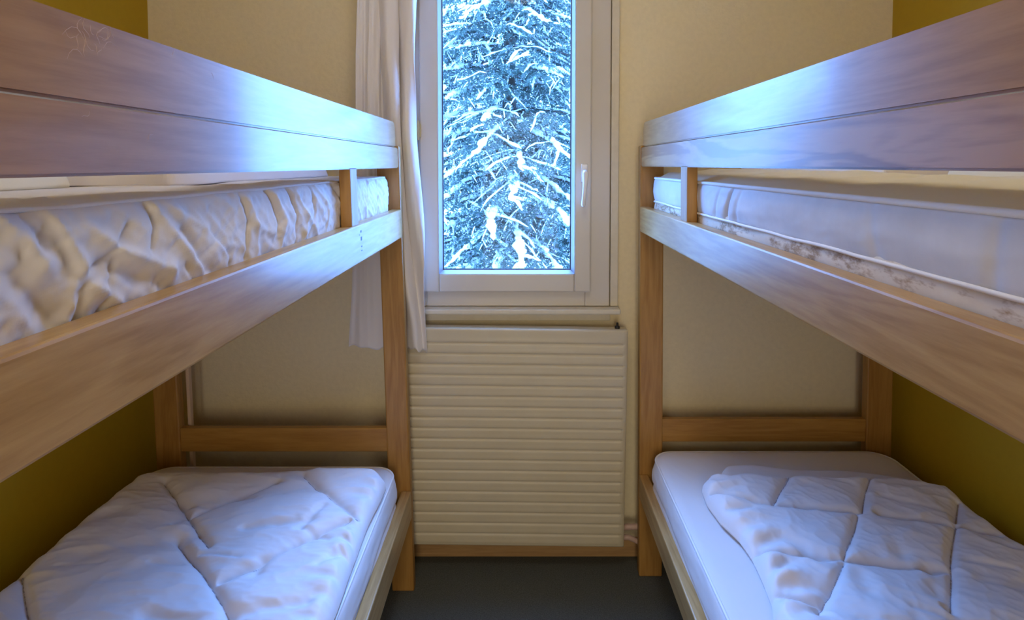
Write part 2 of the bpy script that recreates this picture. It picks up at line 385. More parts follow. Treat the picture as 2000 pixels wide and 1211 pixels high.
# ------------------------------------------------------------------ bunk beds
def bunk(s, xa, xo, yend, zr, zg, zl, zc, lean, wp, wo):
    """s side sign; xa aisle face; xo outer face; yend camera-facing side of the far posts; zr upper rail (bottom, top);
    zg guard heights (bottom, seam, top); zl lower rail; zc crossbar; lean shifts the foot towards the aisle"""
    root = empty('bunk_bed', (s * (xa + xo) / 2, yend - 1.0, 0))
    Y0 = yend - 1.99
    T = .034
    def fin(o):
        if lean:
            for v in o.data.vertices: v.co.x += -s * lean * (1.3 - v.co.z)
        return o
    def bx(name, x0, x1, *a, **k): return fin(box(name, s * x0, s * x1, *a, **k))
    pd = .036
    ztop = zg[1] + .005
    for y in (yend, Y0 - pd):
        bx('post', xa + .001, xa + wp, y, y + pd, ZF, ztop, wood_z, root, bev=.005)
        bx('post', xo - wo, xo, y, y + pd, ZF, ztop, wood_z, root, bev=.005)
        yy = y + .006
        for (z0, z1) in (zc, (zr[0] - .02, zr[0] + .07)):
            bx('end_crossbar', xa + wp - .002, xo - wo + .002, yy, yy + .024, z0, z1, wood_x, root, bev=.003)
    for (z0, z1, dx, nm) in ((zr[0], zr[1], 0, 'side_rail'), (zl[0], zl[1], 0, 'side_rail')):
        bx(nm, xa + dx, xa + dx + T, Y0, yend, z0, z1, wood_y, root, bev=.004)
        bx(nm, xo - T, xo, Y0, yend, z0, z1, wood_y, root, bev=.004)
    # slatted bases
    for zb in (zr[0], zl[0]):
        bm = bmesh.new()
        add_box(bm, s * (xa + T), s * (xa + T + .02), Y0 + .01, yend - .01, zb + .01, zb + .035); add_box(bm, s * (xo - T), s * (xo - T - .02), Y0 + .01, yend - .01, zb + .01, zb + .035)
        for k in range(14):
            y = Y0 + .05 + k * .143
            add_box(bm, s * (xa + T), s * (xo - T), y, y + .07, zb + .035, zb + .052)
        o = fin(build('slatted_base', bm, wood_x, root))
    # guard: two boards, on two short balusters
    def board(name, z0, z1, x0, ye, mat, tap):
        bm = bmesh.new()
        pts = [(Y0, z0), (ye, z0), (ye, z1 - .022 if tap else z1), (ye - .004, z1 - .010 if tap else z1), (ye - .012, z1 - .003 if tap else z1), (ye - .03, z1), (Y0, z1)] if tap else [(Y0, z0), (ye, z0), (ye, z1), (Y0, z1)]
        prism(bm, pts, 'x', s * x0, s * (x0 + .024))
        bmesh.ops.bevel(bm, geom=[e for e in bm.edges if abs(e.verts[0].co.y - e.verts[1].co.y) > .5], offset=.003, segments=2, affect='EDGES')
        return fin(build(name, bm, mat, root))
    board('guard_board', zg[0], zg[1] - .0012, xa + .004, yend - .004, wood_figured if s > 0 else wood_guard, False)
    board('guard_board', zg[1] + .0012, zg[2], xa + .010, yend - .010, wood_guard, True)
    for yb in (yend - .575, Y0 + .16):
        bx('baluster', xa + .006, xa + .006 + .028, yb, yb + .062, zr[1] - .002, zg[0] + .004, wood_z, root, bev=.003)
    return root, fin, Y0
LX = .412; RX = .430
bedL, finL, _ = bunk(-1, LX, 1.308, 2.035, (1.2255, 1.324), (1.467, 1.538, 1.624), (.228, .326), (.4635, .5485), .026, .080, .088)
bedR, finR, _ = bunk(1, RX, 1.354, 2.110, (1.238, 1.3285), (1.472, 1.542, 1.628), (.258, .345), (.4635, .5485), -.006, .086, .094)
tag(bedL, 'wooden bunk bed along the left wall, beside the curtain, creased sheet on top', 'bunk bed', 'the two wooden bunk beds')
tag(bedR, 'wooden bunk bed along the right wall, on the window handle side', 'bunk bed', 'the two wooden bunk beds')
# pale batten behind the outer post of the left bed
finL(box('batten', -1.212, -1.200, 2.074, 2.092, 0.30, 1.22, simple('pale_raw_batten', (.62, .45, .30), .6), bedL, .002))
# faded stamp marks and scuffs on the varnish
bm = bmesh.new()
for (px, py, w_, h_) in ((705, 452, .010, .006), (705.5, 466, .012, .010), (706, 481, .010, .004), (706, 489, .010, .003), (702, 459, .004, .003)):
    p = on_x(px, py, -LX); add_box(bm, -LX - .0005, -LX + .0004, p[1] - w_ / 2, p[1] + w_ / 2, p[2] - h_ / 2, p[2] + h_ / 2)
finL(build('ink_stamp', bm, m_ink, bedL))
rnd = random.Random(5)
def scr(px, py, L, a, xp):
    p = on_x(px, py, xp); pts = []
    for k in range(6):
        t = k / 5; b = a + .6 * math.sin(3 * t + px)
        pts.append((xp, p[1] + L * t * math.cos(b), p[2] + L * t * math.sin(b)))
    bm = bmesh.new(); add_tube(bm, pts, [.0001, .00022, .00028, .00028, .0002, .0001], 5); build('scratch_mark', bm, m_scratch, bedL)
for k in range(16): scr(150 + rnd.random() * 55, 62 + rnd.random() * 50, .010 + rnd.random() * .016, rnd.random() * 3.1, -LX - .0108)
for (px, py) in ((160, 228), (290, 276), (410, 143), (332, 108)): scr(px, py, .012, rnd.random() * 2, -LX - (.0108 if py < 200 else .0048))

# ------------------------------------------------------------------ cloth helpers
def nz(x, y, z=0.0): return noise.noise(Vector((x, y, z)))
def fbm(x, y, z=0.0, o=4):
    a, s, v = 1.0, 0.0, 1.0
    for k in range(o):
        s += a * nz(x * v, y * v, z + k * 7.3); a *= .5; v *= 2.03
    return s
def ridged(x, y, z=0.0, o=3):
    a, s, v = 1.0, 0.0, 1.0
    for k in range(o):
        n_ = 1 - abs(2.2 * nz(x * v, y * v, z + k * 5.1)); s += a * n_ * abs(n_); a *= .5; v *= 2.1
    return s
def seg_d(px, py, ax, ay, bx_, by):
    dx, dy = bx_ - ax, by - ay; t = ((px - ax) * dx + (py - ay) * dy) / (dx * dx + dy * dy + 1e-12); t = max(0, min(1, t))
    return math.hypot(px - ax - t * dx, py - ay - t * dy), t

def mattress_mesh(x0, x1, y0, y1, z0, z1, r, side=None, top=None, fine=.012, ring_n=14, edge=.02, bulge=.008):
    """rounded-corner slab; side(x,y,t,nx,ny) pushes the flank outwards (t 0 bottom..1 top), top(x,y) lifts the top"""
    P = []
    def arc(cx, cy, a0, a1, n):
        for k in range(n): a = a0 + (a1 - a0) * k / n; P.append((cx + r * math.cos(a), cy + r * math.sin(a), math.cos(a), math.sin(a)))
    def line(xa, ya, xb, yb, nx, ny):
        n = max(2, int(math.hypot(xb - xa, yb - ya) / fine))
        for k in range(n): P.append((xa + (xb - xa) * k / n, ya + (yb - ya) * k / n, nx, ny))
    na = max(6, int(r * 1.57 / fine)); h = math.pi / 2
    line(x1, y0 + r, x1, y1 - r, 1, 0); arc(x1 - r, y1 - r, 0, h, na)
    line(x1 - r, y1, x0 + r, y1, 0, 1); arc(x0 + r, y1 - r, h, 2 * h, na)
    line(x0, y1 - r, x0, y0 + r, -1, 0); arc(x0 + r, y0 + r, 2 * h, 3 * h, na)
    line(x0 + r, y0, x1 - r, y0, 0, -1); arc(x1 - r, y0 + r, 3 * h, 4 * h, na)
    n = len(P); V = []; R = 0
    cx, cy = (x0 + x1) / 2, (y0 + y1) / 2
    hw = (x1 - x0) / 2
    def ringv(inset, z, t=None):
        nonlocal R
        for (x, y, nx, ny) in P:
            o = -inset
            zz = z
            if t is not None:
                o += bulge * math.sin(math.pi * t)
                if side: o += side(x, y, t, nx, ny)
            X_, Y_ = x + nx * o, y + ny * o
            if inset > .03:                  # march the outline towards the middle line
                f = min(1, inset / hw); X_ = x + (cx - x) * f; Y_ = y + ((cy + (y - cy) * .35) - y) * f
            if top and z > z0 + .01 and (t is None or t > .999): zz = z + top(X_, Y_) * min(1, inset / .05)
            V.append((X_, Y_, zz))
        R += 1
    ringv(.05, z0); ringv(edge, z0)
    for k in range(ring_n + 1):
        t = k / ring_n; zz = z0 + (z1 - z0) * t; rr = edge
        dz = min(zz - z0, z1 - zz); ins = 0 if dz > rr else rr - math.sqrt(max(0, rr * rr - (rr - dz) ** 2))
        ringv(min(ins, .029), zz, t)
    for q in (.028, .05, .08, .12, .17, .23, .29, .35, .40, .43, hw): ringv(q, z1) if q <= hw else None
    F_ = grid_faces(n, R, True)
    V = list(V); F_ = list(F_)
    c0 = len(V); V.append((cx, cy, z0)); base = (R - 1) * n
    tri = []
    return V, F_, n, R
def mesh_mattress(name, mat, parent=None, *a, **k):
    V, F_, n, R = mattress_mesh(*a, **k)
    me = bpy.data.meshes.new(name)
    faces = [list(f) for f in F_] + [list(range(n))[::-1]]
    me.from_pydata([tuple(v) for v in V], [], faces); me.update()
    return link(name, me, mat, parent, True)
def rim(name, mat, parent, x0, x1, y0, y1, z, r, rad_, off=0, zf=None):
    """piping cord round a mattress edge"""
    pts = []; h = math.pi / 2
    def q(x, y):
        pts.append(Vector((x, y, z + (zf(x, y) if zf else 0))))
    N = 60
    for k in range(N): q(x1 + off, y0 + r + (y1 - y0 - 2 * r) * k / N)
    for k in range(10): a = h * k / 10; q(x1 - r + (r + off) * math.cos(a), y1 - r + (r + off) * math.sin(a))
    for k in range(30): q(x1 - r - (x1 - x0 - 2 * r) * k / 30, y1 + off)
    for k in range(10): a = h + h * k / 10; q(x0 + r + (r + off) * math.cos(a), y1 - r + (r + off) * math.sin(a))
    for k in range(N): q(x0 - off, y1 - r - (y1 - y0 - 2 * r) * k / N)
    for k in range(10): a = 2 * h + h * k / 10; q(x0 + r + (r + off) * math.cos(a), y0 + r + (r + off) * math.sin(a))
    for k in range(30): q(x0 + r + (x1 - x0 - 2 * r) * k / 30, y0 - off)
    for k in range(10): a = 3 * h + h * k / 10; q(x1 - r + (r + off) * math.cos(a), y0 + r + (r + off) * math.sin(a))
    n = len(pts); V = []; sg = 8
    for i, p in enumerate(pts):
        d = (pts[(i + 1) % n] - pts[i - 1]).normalized(); u = d.cross(Vector((0, 0, 1))).normalized(); v = u.cross(d)
        for k in range(sg): a = 2 * math.pi * k / sg; V.append(p + u * rad_ * math.cos(a) + v * rad_ * math.sin(a))
    Fc = []
    for i in range(n):
        for k in range(sg):
            a = i * sg + k; b = i * sg + (k + 1) % sg; c = ((i + 1) % n) * sg + (k + 1) % sg; d_ = ((i + 1) % n) * sg + k
            Fc.append((a, b, c, d_))
    return mesh_np(name, [tuple(v) for v in V], Fc, mat, parent)

# ------------------------------------------------------------------ upper left mattress: creased loose sheet
UL = dict(x0=-1.235, x1=-.452, y0=.06, y1=2.018, z0=1.279, z1=1.440)
XP = -.452
def P2(cx, cy): p = on_x(cx / 2.422, cy / 2.422 + 320, XP); return (p[1], p[2])
ridges = [([(230, 240), (310, 400), (400, 570), (540, 650)], .013, .014), ([(380, 290), (560, 420), (790, 500)], .013, .016), ([(720, 200), (800, 330), (960, 540)], .012, .014),
          ([(800, 200), (980, 330), (1060, 450)], .010, .014), ([(1160, 160), (1200, 300), (1200, 450)], .008, .014), ([(1290, 150), (1330, 260), (1310, 400)], .008, .013),
          ([(1395, 130), (1440, 250), (1420, 370)], .008, .012), ([(1490, 110), (1540, 200), (1530, 330)], .008, .012), ([(330, 560), (310, 760)], .007, .010), ([(0, 260), (170, 480)], .012, .018),
          ([(-300, 300), (-100, 700)], .012, .02), ([(560, 290), (520, 400), (640, 440)], .006, .012), ([(1740, 60), (1720, 200), (1760, 260)], .007, .010), ([(1800, 60), (1810, 200)], .005, .012)]
valleys = [([(250, 380), (320, 520)], .010, .012), ([(520, 500), (740, 570)], .013, .026), ([(700, 200), (715, 280), (695, 400)], .011, .007), ([(860, 310), (900, 400), (960, 540)], .009, .014),
           ([(980, 320), (1070, 430), (1065, 510)], .012, .011), ([(1130, 150), (1160, 280), (1150, 440)], .010, .008), ([(1265, 130), (1300, 250), (1300, 330)], .010, .008),
           ([(1368, 120), (1395, 240), (1388, 380)], .010, .008), ([(1465, 110), (1480, 230), (1450, 340)], .009, .008), ([(1575, 100), (1612, 180), (1612, 300)], .013, .009), ([(80, 560), (250, 720)], .016, .035),
           ([(590, 290), (500, 430), (390, 510)], .009, .007), ([(385, 560), (350, 760)], .010, .010), ([(520, 460), (490, 620), (450, 720)], .006, .006), ([(60, 330), (75, 450)], .006, .006),
           ([(1780, 70), (1775, 250)], .008, .006), ([(860, 480), (900, 560)], .007, .007), ([(120, 260), (190, 400)], .006, .006)]
RS = [([P2(*q) for q in pl], a, w_) for pl, a, w_ in ridges]; VS = [([P2(*q) for q in pl], a, w_) for pl, a, w_ in valleys]
def sheet_side(x, y, t, nx, ny):
    z = UL['z0'] + (UL['z1'] - UL['z0']) * t
    v = .004 * fbm(y * 8 + z * 6, z * 7, 3.1) + .003 * ridged(y * 13 + z * 12, z * 9, 1.7, 3) - .0018 * ridged(y * 24 - z * 20, z * 22, 6.7, 2)
    if nx > .9 and .25 < y < 2.02:
        for L, sg in ((RS, 1), (VS, -1)):
            for pl, a, w_ in L:
                if y < pl[0][0] - .25 and y < pl[-1][0] - .25: continue
                dd = min(seg_d(y, z, *pl[k], *pl[k + 1])[0] for k in range(len(pl) - 1))
                if dd < 4 * w_:
                    e = math.exp(-abs(dd / (w_ * .62)) ** 1.12)
                    v += sg * a * e * .55
    fade = min(1, t / .15) * min(1, (1 - t) / .06 + .25)
    return v * fade - .002
def ul_top(x, y): return .004 * fbm(x * 5, y * 4, 2) + .006 * math.exp(-((x + .5) / .06) ** 2) * fbm(0, y * 14, 9)
mul_ = mesh_mattress('mattress', m_sheet, None, UL['x0'], UL['x1'], UL['y0'], UL['y1'], UL['z0'], UL['z1'], .035, side=sheet_side, top=ul_top, fine=.0042, ring_n=46, edge=.018)
tag(mul_, 'upper left mattress in a loose sheet with deep diagonal creases', 'mattress', 'mattresses on the four bunks')
# sheet edge seam at top: a slightly raised hem line
rim('hem', m_sheet, mul_, UL['x0'], UL['x1'], UL['y0'], UL['y1'], UL['z1'] - .004, .035, .0028, off=-.006, zf=lambda x, y: .002 * fbm(y * 8, x * 8, 4))

# ------------------------------------------------------------------ upper right mattress: boxy cover with piping, stained ticking below
UR = (.472, 1.30, .10, 2.075)
zp = 1.432
def ur_side(x, y, t, nx, ny):
    v = .0015 * fbm(y * 6 + x * 6, t * 2, 5) + .0012 * ridged(y * 5 + x * 5, t * 1.2, 8, 2)
    if nx < -.9:
        for (yc, a, sl) in ((1.285, .010, .05), (1.235, .004, .04), (1.36, .004, .05), (.78, .0025, -.02), (.565, .003, .01)):
            v -= a * math.exp(-((y - yc - sl * (1 - t)) / (.005 + .006 * (1 - t))) ** 2) * (1 - .6 * t)
    return v * min(1, t / .1)
murt = mesh_mattress('mattress', m_stained, None, UR[0], UR[1], UR[2], UR[3], 1.289, 1.375, .045, fine=.02, ring_n=10, edge=.02, bulge=.006, side=lambda x, y, t, nx, ny: .004 * fbm(y * 7, x * 7, t * 3))
tag(murt, 'upper right mattress, boxy grey-blue cover with white piping over a stained lower band', 'mattress', 'mattresses on the four bunks')
mesh_mattress('cover', m_grey_cover, murt, UR[0] - .004, UR[1] + .004, UR[2] - .004, UR[3] + .004, 1.350, zp, .045, side=ur_side, fine=.006, ring_n=20, edge=.006, bulge=.006,
              top=lambda x, y: .010 * math.sin(min(1, max(0, (x - UR[0]) / .8)) * math.pi) + .004 * fbm(x * 4, y * 4, 6))
def ur_top_panel():
    x0, x1, y0, y1 = UR[0] - .002, UR[1] + .002, UR[2], UR[3]; nu, nv = 60, 260; V = []
    for j in range(nv):
        for i in range(nu):
            x = x0 + (x1 - x0) * i / (nu - 1); y = y0 + (y1 - y0) * j / (nv - 1)
            e = min(x - x0, x1 - x, y - y0, y1 - y); k = min(1, max(0, e / .05)); k = k * k * (3 - 2 * k)
            # gathers of the cover rising along the aisle edge near the window end
            g = .010 * max(0, math.sin((y - 1.0) * 46 + 2 * nz(y * 5, 0))) * math.exp(-((x - .66) / .07) ** 2) * (1 if y > .9 else max(0, (y - .6) / .3))
            z = zp + .001 + k * (.014 + .012 * math.sin(math.pi * (x - x0) / (x1 - x0)) + .005 * fbm(x * 5, y * 4, 6)) + g
            cxr = .045                         # rounded corners
            for (ccx, ccy, sx_, sy_) in ((x0 + cxr, y1 - cxr, -1, 1), (x1 - cxr, y1 - cxr, 1, 1), (x0 + cxr, y0 + cxr, -1, -1), (x1 - cxr, y0 + cxr, 1, -1)):
                dx, dy = (x - ccx) * sx_, (y - ccy) * sy_
                if dx > 0 and dy > 0:
                    m_ = max(dx, dy); L = math.hypot(dx, dy)
                    if L > 0: x = ccx + sx_ * dx * m_ / L; y = ccy + sy_ * dy * m_ / L
            V.append((x, y, z))
    return mesh_np('top_panel', V, grid_faces(nu, nv), m_top, murt)
ur_top_panel()
rim('piping', m_piping, murt, UR[0], UR[1], UR[2], UR[3], zp, .045, .0045, off=.005)
rim('piping', m_piping, murt, UR[0], UR[1], UR[2], UR[3], 1.352, .045, .003, off=.007, zf=lambda x, y: .003 * fbm(y * 5, x * 5, 2))
wl = on_z(1962, 346, zp + .03)
box('care_label', .9, .98, .62, .70, zp + .028, zp + .040, m_white, murt, .002)

# ------------------------------------------------------------------ lower mattresses
def lower_matt(s, xi, xo, yb, zt, label, mat):
    x0, x1 = (-xo, -xi) if s < 0 else (xi, xo)
    sd = lambda x, y, t, nx, ny: (.003 * fbm(y * 6 + x * 6, t * 3, 11 + s) - (.006 * math.exp(-((t - .35 - .2 * nz(y * 3, 0)) / .07) ** 2) if nx * s < -.5 else 0)) * min(1, t / .1)
    tp = lambda x, y: .006 + .003 * fbm(x * 5, y * 4, 20 + s) + .0015 * ridged(x * 6 + y * 2, y * 3, 3, 2)
    o = mesh_mattress('mattress', mat, None, x0, x1, .10, yb, .312 if s > 0 else .283, zt, .075, side=sd, top=tp, fine=.008, ring_n=22, edge=.018, bulge=.012)
    rim('piping', m_piping, o, x0, x1, .10, yb, zt - .006, .075, .0038, off=-.001)
    tag(o, label, 'mattress', 'mattresses on the four bunks')
    return o
lower_matt(-1, .426, 1.262, 2.0, .434, 'lower left mattress, white with piped edge, under the quilt reaching its aisle edge', m_sheet)
# right mattress slightly lifted by its higher rail
lower_matt(1, .472, 1.312, 2.078, .450, 'lower right mattress, pale blue-lit flank and bare aisle strip beside its quilt', m_sheet)

# ------------------------------------------------------------------ quilts
def quilt(name, xl, xr, y0, y1, zb, hfun, nu, nv, mat, edge=.05, thick=.045, droop=None, parent=None):
    """soft slab; xl(y), xr(y) outline; hfun(x,y) relief; returns surface closed below"""
    V = []
    for layer in (1, 0):
        for j in range(nv):
            ty = j / (nv - 1)
            for i in range(nu):
                tx = i / (nu - 1)
                ya = y0(tx); yb_ = y1(tx); y = ya + (yb_ - ya) * ty
                x = xl(y) + (xr(y) - xl(y)) * tx
                W_ = xr(y) - xl(y)
                e = min(tx * W_, (1 - tx) * W_, ty * (yb_ - ya), (1 - ty) * (yb_ - ya))
                k = min(1, e / edge); k = math.sqrt(max(0, 1 - (1 - k) ** 2))
                dr = droop(x, y) if droop else 0
                if layer: z = zb + .006 + k * thick + hfun(x, y) * min(1, e / .03 + .25) + dr
                else: z = zb + .003 + dr
                V.append((x, y, z))
    n = nu * nv
    F_ = grid_faces(nu, nv) + grid_faces(nu, nv, base=n, flip=True)
    per = [i for i in range(nu)] + [j * nu + nu - 1 for j in range(1, nv)] + [(nv - 1) * nu + i for i in range(nu - 2, -1, -1)] + [j * nu for j in range(nv - 2, 0, -1)]
    for a, b in zip(per, per[1:] + per[:1]): F_.append((b, a, a + n, b + n))
    return mesh_np(name, V, F_, mat, parent)

def stitch_rel(x, y, lines, w_=.010, depth=.016, puff=.010):
    d = min(seg_d(x, y, *l)[0] for l in lines)
    return -depth * math.exp(-(d / w_) ** 1.2) + puff * (1 - math.exp(-d / .06))
def oz(pl, z): return [on_z(px, py, z)[:2] for px, py in pl]
# left quilt -------------------------------------------------------
ZL = .50
def dline(c, kind, a, b):
    """45 degree stitch lines: kind 1 is x+y=c, kind 2 is y-x=c; a..b the y range"""
    return (c - a, a, c - b, b) if kind == 1 else (a - c, a, b - c, b)
wrL = random.Random(3)
segL = [dline(.69, 1, 1.80, 1.50), dline(.62, 1, 1.525, 1.08), dline(1.155, 1, 1.85, 1.61), dline(.18, 1, 1.39, .66), dline(2.075, 2, 1.60, 1.36),
        dline(1.60, 2, 1.14, .50), dline(2.56, 2, 1.80, 1.60)]
wrinkL = []
for k in range(30):
    y = .8 + wrL.random() * 1.05; x = -1.15 + wrL.random() * .72
    L = .04 + wrL.random() * .10; a = math.radians(10 + wrL.gauss(0, 22)); wrinkL.append((x, y, x + L * math.cos(a), y + L * math.sin(a), wrL.uniform(.003, .007), wrL.uniform(.007, .014)))
for (a, b, am, ww) in (((1480, 555), (1170, 600), .012, .016), ((1540, 490), (1420, 600), .010, .012), ((1250, 740), (1220, 800), .012, .016), ((1460, 950), (1100, 990), .014, .018), ((1640, 900), (1640, 1040), .009, .016),
                       ((1650, 600), (1770, 640), .008, .008), ((1640, 640), (1740, 700), .008, .008), ((1620, 700), (1700, 760), .008, .008), ((1430, 590), (1560, 650), .008, .010), ((380, 580), (560, 520), .010, .03), ((420, 720), (880, 640), .010, .028),
                       ((700, 1010), (900, 1040), .012, .02), ((300, 900), (850, 740), .010, .04), ((850, 480), (1150, 440), .008, .03), ((1220, 430), (1480, 400), .007, .025)):
    (ax, ay), (bx2, by2) = oz([(a[0] / 2.439, a[1] / 2.439 + 780), (b[0] / 2.439, b[1] / 2.439 + 780)], ZL); wrinkL.append((ax, ay, bx2, by2, am, ww))
def hL(x, y):
    wx, wy = x + .012 * nz(x * 5, y * 5, 1), y + .012 * nz(x * 5, y * 5, 2)
    v = stitch_rel(wx, wy, segL, .009, .015, .012) + .007 * fbm(x * 4 + 1, y * 7, 4, 3) + .004 * ridged(x * 5, y * 11, 7, 3)
    for (a, b, c, d_, am, ww) in wrinkL:
        if abs(x - a) > .45 or abs(y - b) > .45: continue
        dd, t = seg_d(x, y, a, b, c, d_)
        if dd < 3 * ww: v -= am * math.exp(-(dd / ww) ** 2) * .8
    # puckers along the aisle hem
    hx_ = (-.42 - x)
    if hx_ < .12: v += .0045 * math.sin(y * 95 + 3 * nz(y * 9, 1) + x * 15) * math.exp(-((hx_ - .04) / .04) ** 2)
    return v
qL = quilt('quilt', lambda y: -1.250 + .012 * nz(y * 4, 2) - .012 * math.sin(y * 9), lambda y: -.426 - .008 * nz(y * 6, 0) - .006 * math.sin(y * 8 + 1), lambda t: .62, lambda t: 1.857 + .048 * t + .008 * math.sin(t * 11) - .07 * max(0, (t - .90) / .10) ** 2,
           .443, hL, 210, 330, m_duvet, edge=.045, thick=.036, droop=lambda x, y: -.05 * max(0, (-1.19 - x) / .06) ** 2)
tag(qL, 'white diamond-stitched quilt covering nearly the whole lower left bed', 'quilt', 'quilts spread on the lower bunks')
# right quilt ------------------------------------------------------
ux, uy = .61, .79
def rl(x_, y_, x2_, y2_): return (x_, y_, x2_, y2_)
segR = [rl(.845, 1.81, .78, 1.72), rl(.78, 1.72, .721, 1.641), rl(1.085, 1.795, .957, 1.612), rl(.935, 1.597, .798, 1.413), rl(.790, 1.40, .65, 1.24), rl(1.265, 1.66, 1.18, 1.555), rl(1.17, 1.54, .94, 1.246), rl(.92, 1.21, .6, .80), rl(1.22, 1.28, .85, .8),
        rl(.57, 1.71, .721, 1.641), rl(.721, 1.64, .95, 1.605), rl(.595, 1.46, .798, 1.413), rl(.798, 1.41, 1.03, 1.37), rl(1.0, 1.60, 1.25, 1.50), rl(.58, 1.30, .66, 1.26)]
wr = random.Random(8); wrinkR = []
for k in range(34):
    y = .8 + wr.random() * 1.05; x = .62 + wr.random() * .64
    L = .05 + wr.random() * .12; a = math.radians(-25 + wr.gauss(0, 22)); wrinkR.append((x, y, x + L * math.cos(a), y + L * math.sin(a), wr.uniform(.003, .007), wr.uniform(.008, .018)))
for (a, b, am, ww) in (((680, 740), (800, 700), .011, .022), ((850, 730), (960, 790), .011, .020), ((800, 940), (1000, 960), .012, .02), ((1180, 900), (1220, 990), .012, .025), ((650, 760), (720, 780), .009, .010), ((520, 560), (640, 560), .007, .010),
                       ((1540, 860), (1570, 1000), .010, .02), ((780, 1010), (960, 1020), .010, .016), ((820, 830), (700, 900), .009, .014), ((1340, 700), (1400, 800), .007, .02)):
    (ax, ay), (bx2, by2) = oz([(a[0] / 2.564 + 1220, a[1] / 2.564 + 780), (b[0] / 2.564 + 1220, b[1] / 2.564 + 780)], ZL); wrinkR.append((ax, ay, bx2, by2, am, ww))
def hR(x, y):
    wx, wy = x + .010 * nz(x * 5, y * 5, 11), y + .010 * nz(x * 5, y * 5, 12)
    v = stitch_rel(wx, wy, segR, .009, .014, .011) + .007 * fbm(x * 6 + 1, y * 5, 14, 3) + .004 * ridged(x * 9 + y * 4, y * 6 - x * 2, 17, 3)
    for (a, b, c, d_, am, ww) in wrinkR:
        if abs(x - a) > .45 or abs(y - b) > .45: continue
        dd, t = seg_d(x, y, a, b, c, d_)
        if dd < 3 * ww: v -= am * math.exp(-(dd / ww) ** 2) * .8
    hx_ = x - .57
    if hx_ < .14: v += .005 * math.sin(y * 80 + 4 * nz(y * 9, 1) - x * 20) * math.exp(-((hx_ - .05) / .05) ** 2)
    return v
def xlR(y):
    ks = [(.5, .55), (1.2, .55), (1.24, .552), (1.30, .574), (1.364, .583), (1.459, .592), (1.531, .586), (1.61, .562), (1.70, .552), (1.775, .560), (1.82, .60)]
    if y <= ks[0][0]: return ks[0][1]
    for (a, b), (c, d_) in zip(ks, ks[1:]):
        if y <= c: return b + (d_ - b) * (y - a) / (c - a)
    return ks[-1][1]
qR = quilt('quilt', xlR, lambda y: 1.300 + .012 * math.sin(y * 11) - .02 * max(0, (y - 1.7) / .15), lambda t: .62, lambda t: 1.815 + .010 * math.sin(t * 7) - .09 * max(0, (t - .72) / .28) ** 2 + .004 * math.sin(t * 40),
           .466, hR, 200, 320, m_duvet, edge=.04, thick=.034)
tag(qR, 'white quilt with slanting stitched squares leaving a bare aisle strip on the lower right bed', 'quilt', 'quilts spread on the lower bunks')
und = quilt('underfold', lambda y: .655 + .02 * math.sin(y * 20) + .05 * max(0, (1.70 - y)), lambda y: 1.285, lambda t: .66, lambda t: 1.925 + .01 * math.sin(t * 11) - .09 * t * t - .05 * max(0, (.06 - t) / .06) ** 2, .456,
            lambda x, y: .004 * fbm(x * 7, y * 7, 3), 90, 110, m_duvet, edge=.03, thick=.020, parent=qR)
# quilting thread laid in the grooves, so the seams read as stitched lines
def threads(parent, segs, hf, zb, thick, name):
    V = []; Fc = []
    for (a, b, c, d_) in segs:
        L = math.hypot(c - a, d_ - b); n = int(L / .006); ring0 = None
        for k in range(n + 1):
            t = k / n; x = a + (c - a) * t; y = b + (d_ - b) * t
            for _ in range(3):                 # undo the warp used by the relief
                k1 = (1, 2) if zb < .45 else (11, 12); am = .012 if zb < .45 else .010
                x = a + (c - a) * t - am * nz(x * 5, y * 5, k1[0]); y = b + (d_ - b) * t - am * nz(x * 5, y * 5, k1[1])
            z = zb + .006 + thick + hf(x, y) + .0012
            base = len(V); q = []
            px_, py_ = -(d_ - b) / L * .0015, (c - a) / L * .0015
            V += [(x - px_, y - py_, z), (x, y, z + .0014), (x + px_, y + py_, z), (x, y, z - .003)]
            if k:
                for m_ in range(4): Fc.append((base - 4 + m_, base - 4 + (m_ + 1) % 4, base + (m_ + 1) % 4, base + m_))
    return mesh_np(name, V, Fc, m_thread, parent)
threads(qL, segL, hL, .443, .036, 'stitching')
threads(qR, segR[:9], hR, .466, .034, 'stitching')

# ------------------------------------------------------------------ folded bedding on the upper bunks, against the walls
def bundle(name, x0, x1, y0, y1, zb, h, seed, mat, label):
    def hf(x, y): return .014 * fbm(x * 4, y * 4, seed, 3) + .006 * ridged(x * 7, y * 5, seed + 3, 3)
    o = quilt(name, lambda y: x0 + .02 * nz(y * 4, seed), lambda y: x1 + .03 * nz(y * 5, seed + 1), lambda t: y0 + .02 * math.sin(9 * t), lambda t: y1 - .02 * math.sin(7 * t), zb, hf, 70, 150, mat, edge=.09, thick=h)
    tag(o, label, 'pillow' if name == 'pillow' else 'quilt'); return o
bundle('rumpled_quilt', -1.19, -.62, 1.02, 1.93, 1.438, .075, 3, m_duvet, 'rumpled white quilt lying by the window on the upper left mattress')
bundle('pillow', -1.20, -.74, .25, .98, 1.438, .07, 9, m_top, 'ivory pillow on the upper left mattress, away from the window')
bundle('rumpled_quilt', .74, 1.27, 1.20, 1.98, 1.452, .06, 21, m_duvet, 'rumpled quilt by the window on the upper right mattress')
bundle('pillow', .80, 1.27, .55, 1.12, 1.452, .06, 27, m_top, 'ivory pillow on the upper right mattress, seen under the guard board')

